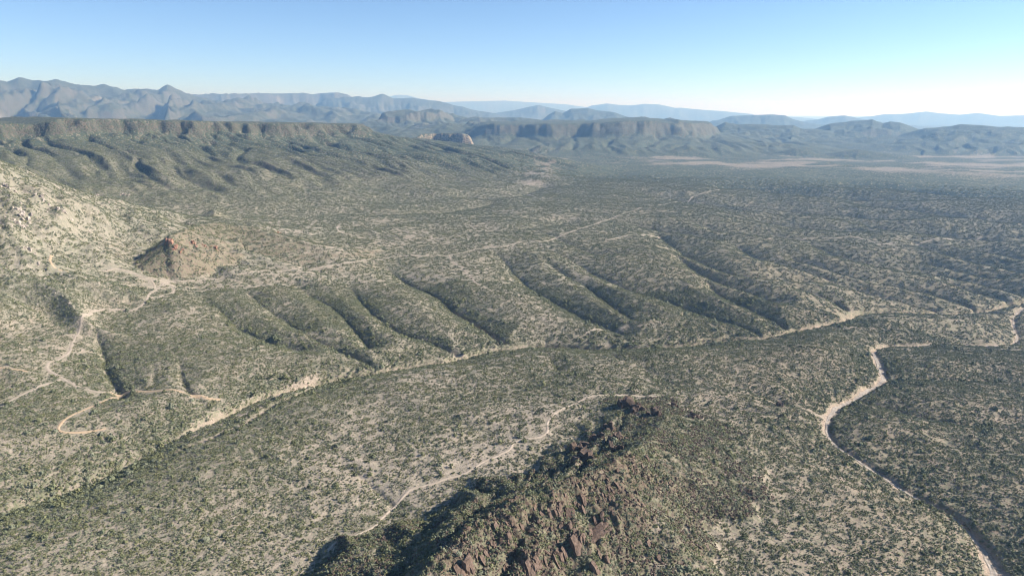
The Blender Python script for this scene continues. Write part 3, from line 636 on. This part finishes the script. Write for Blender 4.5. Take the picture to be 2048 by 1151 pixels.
def scatter(name, label, coll, P, rot, sc):
    me = bpy.data.meshes.new(name); n = len(P); me.vertices.add(n); me.vertices.foreach_set('co', P.astype(np.float32).ravel())
    a = me.attributes.new('rot', 'FLOAT_VECTOR', 'POINT'); a.data.foreach_set('vector', rot.astype(np.float32).ravel())
    a = me.attributes.new('siz', 'FLOAT_VECTOR', 'POINT'); a.data.foreach_set('vector', sc.astype(np.float32).ravel())
    a = me.attributes.new('kind_index', 'INT', 'POINT'); a.data.foreach_set('value', rng.integers(0, len(coll.objects), n).astype(np.int32))
    o = bpy.data.objects.new(name, me); C.objects.link(o); o['kind'] = 'stuff'; o['label'] = label
    g = bpy.data.node_groups.new(name, 'GeometryNodeTree')
    g.interface.new_socket('Geometry', in_out='INPUT', socket_type='NodeSocketGeometry'); g.interface.new_socket('Geometry', in_out='OUTPUT', socket_type='NodeSocketGeometry')
    nd = g.nodes; gi = nd.new('NodeGroupInput'); go = nd.new('NodeGroupOutput'); ip = nd.new('GeometryNodeInstanceOnPoints'); ci = nd.new('GeometryNodeCollectionInfo')
    ci.inputs['Collection'].default_value = coll; ci.inputs['Separate Children'].default_value = True; ci.inputs['Reset Children'].default_value = True
    def att(nm, ty):
        q = nd.new('GeometryNodeInputNamedAttribute'); q.data_type = ty; q.inputs['Name'].default_value = nm; return next(s for s in q.outputs if s.enabled and s.name == 'Attribute')
    L = g.links.new
    L(gi.outputs[0], ip.inputs['Points']); L(ci.outputs[0], ip.inputs['Instance']); ip.inputs['Pick Instance'].default_value = True
    L(att('kind_index', 'INT'), ip.inputs['Instance Index']); L(att('rot', 'FLOAT_VECTOR'), ip.inputs['Rotation']); L(att('siz', 'FLOAT_VECTOR'), ip.inputs['Scale'])
    L(ip.outputs[0], go.inputs[0])
    md = o.modifiers.new('scatter', 'NODES'); md.node_group = g
    return o
def clear_of_tracks(x, y, extra=.3):
    ok = np.ones(x.shape, bool)
    for P, wd in RIB:
        m = near_box(P, x, y, wd + 2)
        if not m.any(): continue
        d, _, _ = polyline(P[::2] if len(P) > 40 else P, x[m], y[m]); t = ok[m]; t &= d > wd * .5 + extra; ok[m] = t
    return ok
def seed_points(r0, r1, dens, amax=R(44)):
    n = int(dens * amax * (r1 * r1 - r0 * r0)); r = np.sqrt(r0 * r0 + rng.random(n) * (r1 * r1 - r0 * r0)); t = (rng.random(n) * 2 - 1) * amax
    return r * np.sin(t), r * np.cos(t)
def grid_points(r0, r1, a, amax=R(44)):
    gx, gy = np.meshgrid(np.arange(-r1, r1, a), np.arange(0, r1, a)); gx = gx.ravel(); gy = gy.ravel()
    k = (np.hypot(gx, gy) > r0) & (np.hypot(gx, gy) < r1) & (np.abs(np.arctan2(gx, gy)) < amax); gx, gy = gx[k], gy[k]
    return gx + (rng.random(len(gx)) - .5) * a * 1.1, gy + (rng.random(len(gx)) - .5) * a * 1.1
def tilt(x, y, spin):
    n = np.stack([sample(NRM[..., k], x, y) for k in range(3)], -1); n /= np.linalg.norm(n, axis=1, keepdims=True)
    # rotation taking Z to n, after a spin about Z
    vx, vy = -n[:, 1], n[:, 0]; c = n[:, 2]; k = 1 / (1 + c)
    Rm = np.empty((len(x), 3, 3))
    Rm[:, 0, 0] = vx * vx * k + c; Rm[:, 0, 1] = vx * vy * k; Rm[:, 0, 2] = vy
    Rm[:, 1, 0] = vx * vy * k; Rm[:, 1, 1] = vy * vy * k + c; Rm[:, 1, 2] = -vx
    Rm[:, 2, 0] = -vy; Rm[:, 2, 1] = vx; Rm[:, 2, 2] = c
    cs, sn = np.cos(spin), np.sin(spin); A = np.zeros_like(Rm); A[:, 0, 0] = cs; A[:, 0, 1] = -sn; A[:, 1, 0] = sn; A[:, 1, 1] = cs; A[:, 2, 2] = 1
    Rm = Rm @ A
    return np.c_[np.arctan2(Rm[:, 2, 1], Rm[:, 2, 2]), -np.arcsin(np.clip(Rm[:, 2, 0], -1, 1)), np.arctan2(Rm[:, 1, 0], Rm[:, 0, 0])]
# nearest shrubs: one by one
x, y = seed_points(215, 800, .64)
v = sample(veg, x, y); clump = fbm(x, y, 14, 2, .5, 201)
keep = (rng.random(len(x)) < np.clip(v * (.62 + .5 * clump + .45 * fbm(x, y, 75, 2, .5, 203)), .03, 1)) & (sample(GBAR, x, y) < .35)
x, y = x[keep], y[keep]; k = clear_of_tracks(x, y); x, y = x[k], y[k]
sz = (.36 + .58 * rng.random(len(x)) ** 2.2) * (1 + 1.1 * (rng.random(len(x)) < .045 + .06 * np.clip(fbm(x, y, 110, 2, .5, 207), 0, 1))) * (.9 + .3 * sample(grn, x, y)) * 1.05
big = np.argsort(-(sz / np.hypot(x, y)) * (np.hypot(x, y) < 420) * (np.abs(np.arctan2(x, y)) < R(34)) * (y > 262))[:300]
mask = np.ones(len(x), bool); mask[big] = False
z = ground(x, y) - .08
spin = rng.random(len(x)) * 6.28
scatter('shrub_cover', 'countless low desert shrubs on the nearer slopes', protos, np.c_[x, y, z][mask], np.c_[x * 0, y * 0, spin][mask], np.c_[sz, sz, sz * (.8 + .5 * rng.random(len(x)))][mask])
kinds = list(protos.objects)
for i in big:
    s0 = kinds[int(rng.integers(0, len(kinds)))]
    o = bpy.data.objects.new('desert_shrub', s0.data); C.objects.link(o)
    o.location = (x[i], y[i], z[i]); o.rotation_euler = (0, 0, spin[i]); o.scale = (sz[i],) * 3
    if x[i] < -20: o['label'] = 'large olive shrub on the pale open ground left of the rocky ridge'; o['group'] = 'large shrubs on the pale plain'
    elif x[i] < 75: o['label'] = 'large olive shrub on the rocky ridge itself'; o['group'] = 'large shrubs on the rocky ridge'
    else: o['label'] = 'large olive shrub between the rocky ridge and the right wash'; o['group'] = 'large shrubs on the right slope'
    o['category'] = 'shrub'
# middle distance: small patches lying on the slope
x, y = grid_points(790, 2350, 5.2)
keep = (rng.random(len(x)) < np.clip(sample(veg, x, y) * (1.0 + .4 * fbm(x, y, 40, 2, .5, 205)), .05, 1) * (1 - ss(1850, 2350, np.hypot(x, y)))) & (sample(GBAR, x, y) < .3) & (sample(SLOPE, x, y) < 64)
x, y = x[keep], y[keep]; k = clear_of_tracks(x, y, 1.6); x, y = x[k], y[k]; sz = .85 + .4 * rng.random(len(x))
scatter('shrub_cover', 'countless shrubs speckling the middle slopes', clump5, np.c_[x, y, ground(x, y) + .06], tilt(x, y, rng.random(len(x)) * 6.28), np.c_[sz, sz, sz])
# burro weed and seedlings between the nearer shrubs
x, y = grid_points(215, 800, 4.6)
keep = (rng.random(len(x)) < np.clip(sample(veg, x, y) * 1.25 + .1, .1, 1)) & (sample(GBAR, x, y) < .3)
x, y = x[keep], y[keep]; k = clear_of_tracks(x, y, 1.2); x, y = x[k], y[k]; sz = .8 + .4 * rng.random(len(x))
scatter('ground_cover', 'tiny grey green bushes filling the gaps between nearer shrubs', clump2, np.c_[x, y, ground(x, y) + .06], tilt(x, y, rng.random(len(x)) * 6.28), np.c_[sz, sz, sz])

# ------------------------------------------------------------------ rocks
import bmesh
def rock_mesh(name, sx, sy, sz, seed, mat):
    """a broken block: a cube cut by random planes, its faces roughened"""
    bm = bmesh.new(); bmesh.ops.create_cube(bm, size=1.7); bmesh.ops.subdivide_edges(bm, edges=bm.edges[:], cuts=2, use_grid_fill=True); r = random.Random(seed)
    cuts = [(Vector((r.gauss(0, 1), r.gauss(0, 1), r.gauss(0, .8))).normalized(), r.uniform(.55, .9)) for _ in range(8)]
    for v in bm.verts:
        c = v.co.copy()
        for n, d in cuts:
            e = c.dot(n)
            if e > d: c = c - n * (e - d)
        c += Vector((r.gauss(0, .07), r.gauss(0, .07), r.gauss(0, .09)))
        v.co = Vector((c.x * sx, c.y * sy, c.z * sz))
    me = bpy.data.meshes.new(name); bm.to_mesh(me); bm.free(); me.materials.append(mat); return me
slabs = [rock_mesh('rock_slab', 1.5, 1.0, 2.9, 20 + i, M_ROCK) for i in range(5)]
ridge_label = 'brown rocky ridge with slab outcrops at the bottom centre'
ridge = pieces.get(ridge_label)
SL = [(1155,1090,1.7),(1148,1078,1.1),(1166,1074,1.3),(1178,1070,1.2),(1186,1072,1.2),(1196,1066,1.5),(1207,1056,1.6),(1214,1050,1.1),(1110,1120,1.5),(1123,1118,1.4),(1130,1108,1.2),(1098,1108,1.1),(1116,1104,1.0),(1092,1124,1.2),(1080,1132,1.3),(1062,1140,1.3),(1050,1138,1.1),(1072,1120,1.0),
      (940,1122,1.5),(932,1136,1.6),(922,1146,1.5),(952,1110,1.3),(962,1100,1.1),(968,1120,1.1),(975,1112,1.0),(944,1140,1.4),(990,1092,.9),(1004,1078,.9),(1018,1070,.8),(1030,1062,.8),(1044,1052,.9),(1056,1046,.8),(1070,1038,.9),(1086,1030,.9),(1100,1034,1.0),(1112,1026,1.0),(1120,1018,1.0),(1136,1022,.9),(1142,1030,1.0),(1150,1010,.8),(1168,1000,.9),(1180,995,.8),(1192,1003,.9),(1206,990,.8),(1220,980,.8),(1236,972,.8),(1250,958,.8),(1268,948,.8),(1285,932,.8),(1296,918,.8),(1240,1034,.8),(1228,1046,.9),(1252,1020,.8),(1200,1110,.9),(1216,1124,1.0),(1190,1134,1.1),(1240,1100,.8),(1262,1122,.9),(1300,1090,.8),(1320,1120,.8)]
rs = random.Random(5); cr = [(905,1128),(945,1072),(1040,1012),(1110,990),(1190,966),(1262,926)]
for i in range(60):                               # broken beds following the crest and its right flank
    j = rs.randrange(len(cr) - 1); t = rs.random(); off = rs.random() ** 1.6
    SL.append((cr[j][0] + (cr[j + 1][0] - cr[j][0]) * t + off * 75 + rs.uniform(-6, 6), cr[j][1] + (cr[j + 1][1] - cr[j][1]) * t + off * 105 + rs.uniform(-4, 6), rs.uniform(.35, .95)))
for i, (a, b, s_) in enumerate(SL):
    q = drop([(a, b)], ground)[0]; zz = float(ground(np.array([q[0]]), np.array([q[1]]))[0])
    o = bpy.data.objects.new('rock_slab', slabs[i % 5]); C.objects.link(o); o.parent = ridge
    nv = Vector([float(sample(NRM[..., c], np.array([q[0]]), np.array([q[1]]))[0]) for c in range(3)])
    nv = (nv + Vector((.55, -.25, 0))).normalized()                       # the beds dip down to the right
    up = (Vector((0, 0, 1)) - nv * nv.z).normalized(); up = (up + nv * random.uniform(-.05, .2)).normalized(); ax = up.cross(nv).normalized(); ny = up.cross(ax)
    mt = Matrix((ax, -ny, up)).transposed()
    k = s_ * random.uniform(.7, 1.35); o.matrix_world = Matrix.Translation((q[0], q[1], zz - .2 * k)) @ mt.to_4x4() @ Matrix.Diagonal((k * random.uniform(.7, 1.2), k, k, 1))
def outcrop(name, label, px, size, n, mat, seed, spread=.8):
    q = drop([px], ground)[0]; r = random.Random(seed); bm = bmesh.new(); z0 = float(ground(np.array([q[0]]), np.array([q[1]]))[0])
    for i in range(n):
        k = size * (1 if i == 0 else r.uniform(.3, .75)); dx = 0 if i == 0 else r.uniform(-1.6, 1.6) * size * spread; dy = 0 if i == 0 else r.uniform(-1, 1) * size * spread
        t = rock_mesh('t', k * r.uniform(.6, 1), k * r.uniform(.5, .8), k * r.uniform(.8, 1.15), seed * 31 + i, mat)
        zz = float(ground(np.array([q[0] + dx]), np.array([q[1] + dy]))[0]) - z0
        t.transform(Matrix.Translation((dx, dy, zz + .2 * k)) @ Matrix.Rotation(r.uniform(-.4, .4), 4, 'X') @ Matrix.Rotation(r.uniform(0, 6.28), 4, 'Z')); bm.from_mesh(t); bpy.data.meshes.remove(t)
    me = bpy.data.meshes.new(name); bm.to_mesh(me); bm.free(); me.materials.append(mat); o = bpy.data.objects.new(name, me); C.objects.link(o)
    o.location = (q[0], q[1], z0); o['label'] = label; o['category'] = 'rock'; o['group'] = 'rock outcrops'; return o
for i, (px, size, n, lab) in enumerate([
    ((1256,810), 3.6, 6, 'tallest dark rock spire behind the ridge, casting a long shadow left'),
    ((1273,819), 2.8, 5, 'second dark rock spire just right of the tallest one'),
    ((1309,829), 2.4, 5, 'dark rock pile at the right end of the knoll'),
    ((1222,856), 2.4, 8, 'long low dark rock band in front of the tall spires'),
    ((1186,882), 2.6, 6, 'dark rock pile halfway down the shaded slope'),
    ((1166,899), 3.0, 7, 'dark rock shelf on the shaded slope, left of the ridge top'),
    ((1169,920), 3.2, 9, 'lowest dark rock mass on the shaded slope, nearest the ridge'),
    ((1237,875), 2.2, 8, 'broken dark rocks right of the shaded slope'),
    ((1224,899), 2.0, 8, 'scattered dark rocks above the ridge shoulder'),
    ((1347,812), 2.0, 5, 'small rock pile by the end of the sandy path'),
    ((1384,834), 1.9, 5, 'reddish rock pile alone on the right flank'),
    ((1560,812), 1.8, 4, 'small dark rocks beside the right wash'),]):
    outcrop('rock_outcrop', lab, px, size * 1.75, n, M_DARK if i != 10 else M_ROCK, 70 + i)
M_PALE = plain_mat('pale_rock', (.25, .205, .165), (.45, .385, .32), .6, .8, .5)
M_RED = plain_mat('red_rock', (.20, .105, .068), (.36, .205, .14), .6, .8, .5)
for i, (px, size, n, lab) in enumerate([
    ((343,484), 3.6, 8, 'red rocks at the steep end of the butte'), ((352,496), 3.2, 9, 'pale red cliff blocks below the butte summit'), ((385,486), 2.8, 8, 'red rock band along the butte front'),
    ((432,497), 2.8, 7, 'red rock cluster at the right end of the butte band'), ((410,492), 2.2, 6, 'small red rocks between the butte bands'), ((556,466), 2.4, 6, 'small reddish rocks on the long butte tail')]):
    outcrop('rock_outcrop', lab, px, size, n, M_RED, 170 + i, 1.3)
for i, (px, size, n, lab) in enumerate([
    ((45,430), 5, 9, 'largest pale rock cluster on the left hillside'), ((38,448), 3.5, 7, 'pale rocks just below the largest hillside cluster'), ((15,375), 4, 8, 'pale rocks high on the left hillside by the edge'),
    ((85,395), 4, 8, 'pale rocks in the middle of the hillside crest slope'), ((195,391), 4, 9, 'pale rocks along the hillside crest'), ((250,390), 4, 9, 'pale knobby rocks near the lower end of the crest'), ((130,425), 3.5, 8, 'pale rocks scattered mid hillside'), ((60,500), 3, 7, 'pale rocks low on the left hillside')]):
    outcrop('rock_outcrop', lab, px, size, n, M_PALE, 270 + i, 1.5)
boul = bpy.data.collections.new('boulder_kinds')
for i in range(6): boul.objects.link(bpy.data.objects.new('boulder_%d' % i, rock_mesh('boulder', 1, .8, .75, 50 + i, M_DARK)))
x, y = seed_points(225, 480, .9, R(30)); k = (sample(isr.astype(float), x, y) > .5) & (fbm(x, y, 24, 3, .5, 210) > -.12); x, y = x[k], y[k]
sz = .28 + .6 * rng.random(len(x)) ** 3; e = rng.random((len(x), 3)) * np.array([.8, .8, 6.28])
px_, py_ = seed_points(700, 1500, .02, R(46)); kk = (sample(pale.astype(float), px_, py_) > .6) & (fbm(px_, py_, 70, 3, .5, 260) > 0); px_, py_ = px_[kk], py_[kk]
pboul = bpy.data.collections.new('pale_boulder_kinds')
for i in range(5): pboul.objects.link(bpy.data.objects.new('pale_boulder_%d' % i, rock_mesh('pale_boulder', 1, .8, .8, 90 + i, M_PALE)))
ps = .4 + 1.3 * rng.random(len(px_)) ** 3
scatter('boulder_field', 'small pale boulders strewn over the left hillside', pboul, np.c_[px_, py_, ground(px_, py_) + .1], rng.random((len(px_), 3)) * np.array([.8, .8, 6.28]), np.c_[ps, ps, ps])
scatter('scree', 'dark brown scree and boulders strewn over the rocky ridge', boul, np.c_[x, y, ground(x, y) + .1], e, np.c_[sz, sz, sz])

# ------------------------------------------------------------------ the air
hz, hnt, _ = new_mat('haze_air'); hnt.nodes.clear()
out = hnt.nodes.new('ShaderNodeOutputMaterial'); pv = hnt.nodes.new('ShaderNodeVolumePrincipled')
pv.inputs['Color'].default_value = (.31, .59, 1.0, 1); pv.inputs['Absorption Color'].default_value = (1, 1, 1, 1); pv.inputs['Density'].default_value = 9e-5; pv.inputs['Anisotropy'].default_value = .25
pv.inputs['Density Attribute'].default_value = ''
hnt.links.new(pv.outputs[0], out.inputs['Volume'])
try: hz.cycles.homogeneous_volume = True
except Exception: pass
bm = bmesh.new(); bmesh.ops.create_cube(bm, size=1)
zb, zt = float(GZ.min()) - 1.5, float(max(GZ.max(), CAM_Z)) + 25
for v in bm.verts: v.co = (v.co.x * 96000, v.co.y * 96000, zb if v.co.z < 0 else zt)
me = bpy.data.meshes.new('haze'); bm.to_mesh(me); bm.free(); me.materials.append(hz)
o = bpy.data.objects.new('haze', me); C.objects.link(o); o['kind'] = 'stuff'; o['label'] = 'pale blue haze filling the air over the valley'
print('relief', GZ.min(), GZ.max(), 'shrubs', int(mask.sum()), len(x))
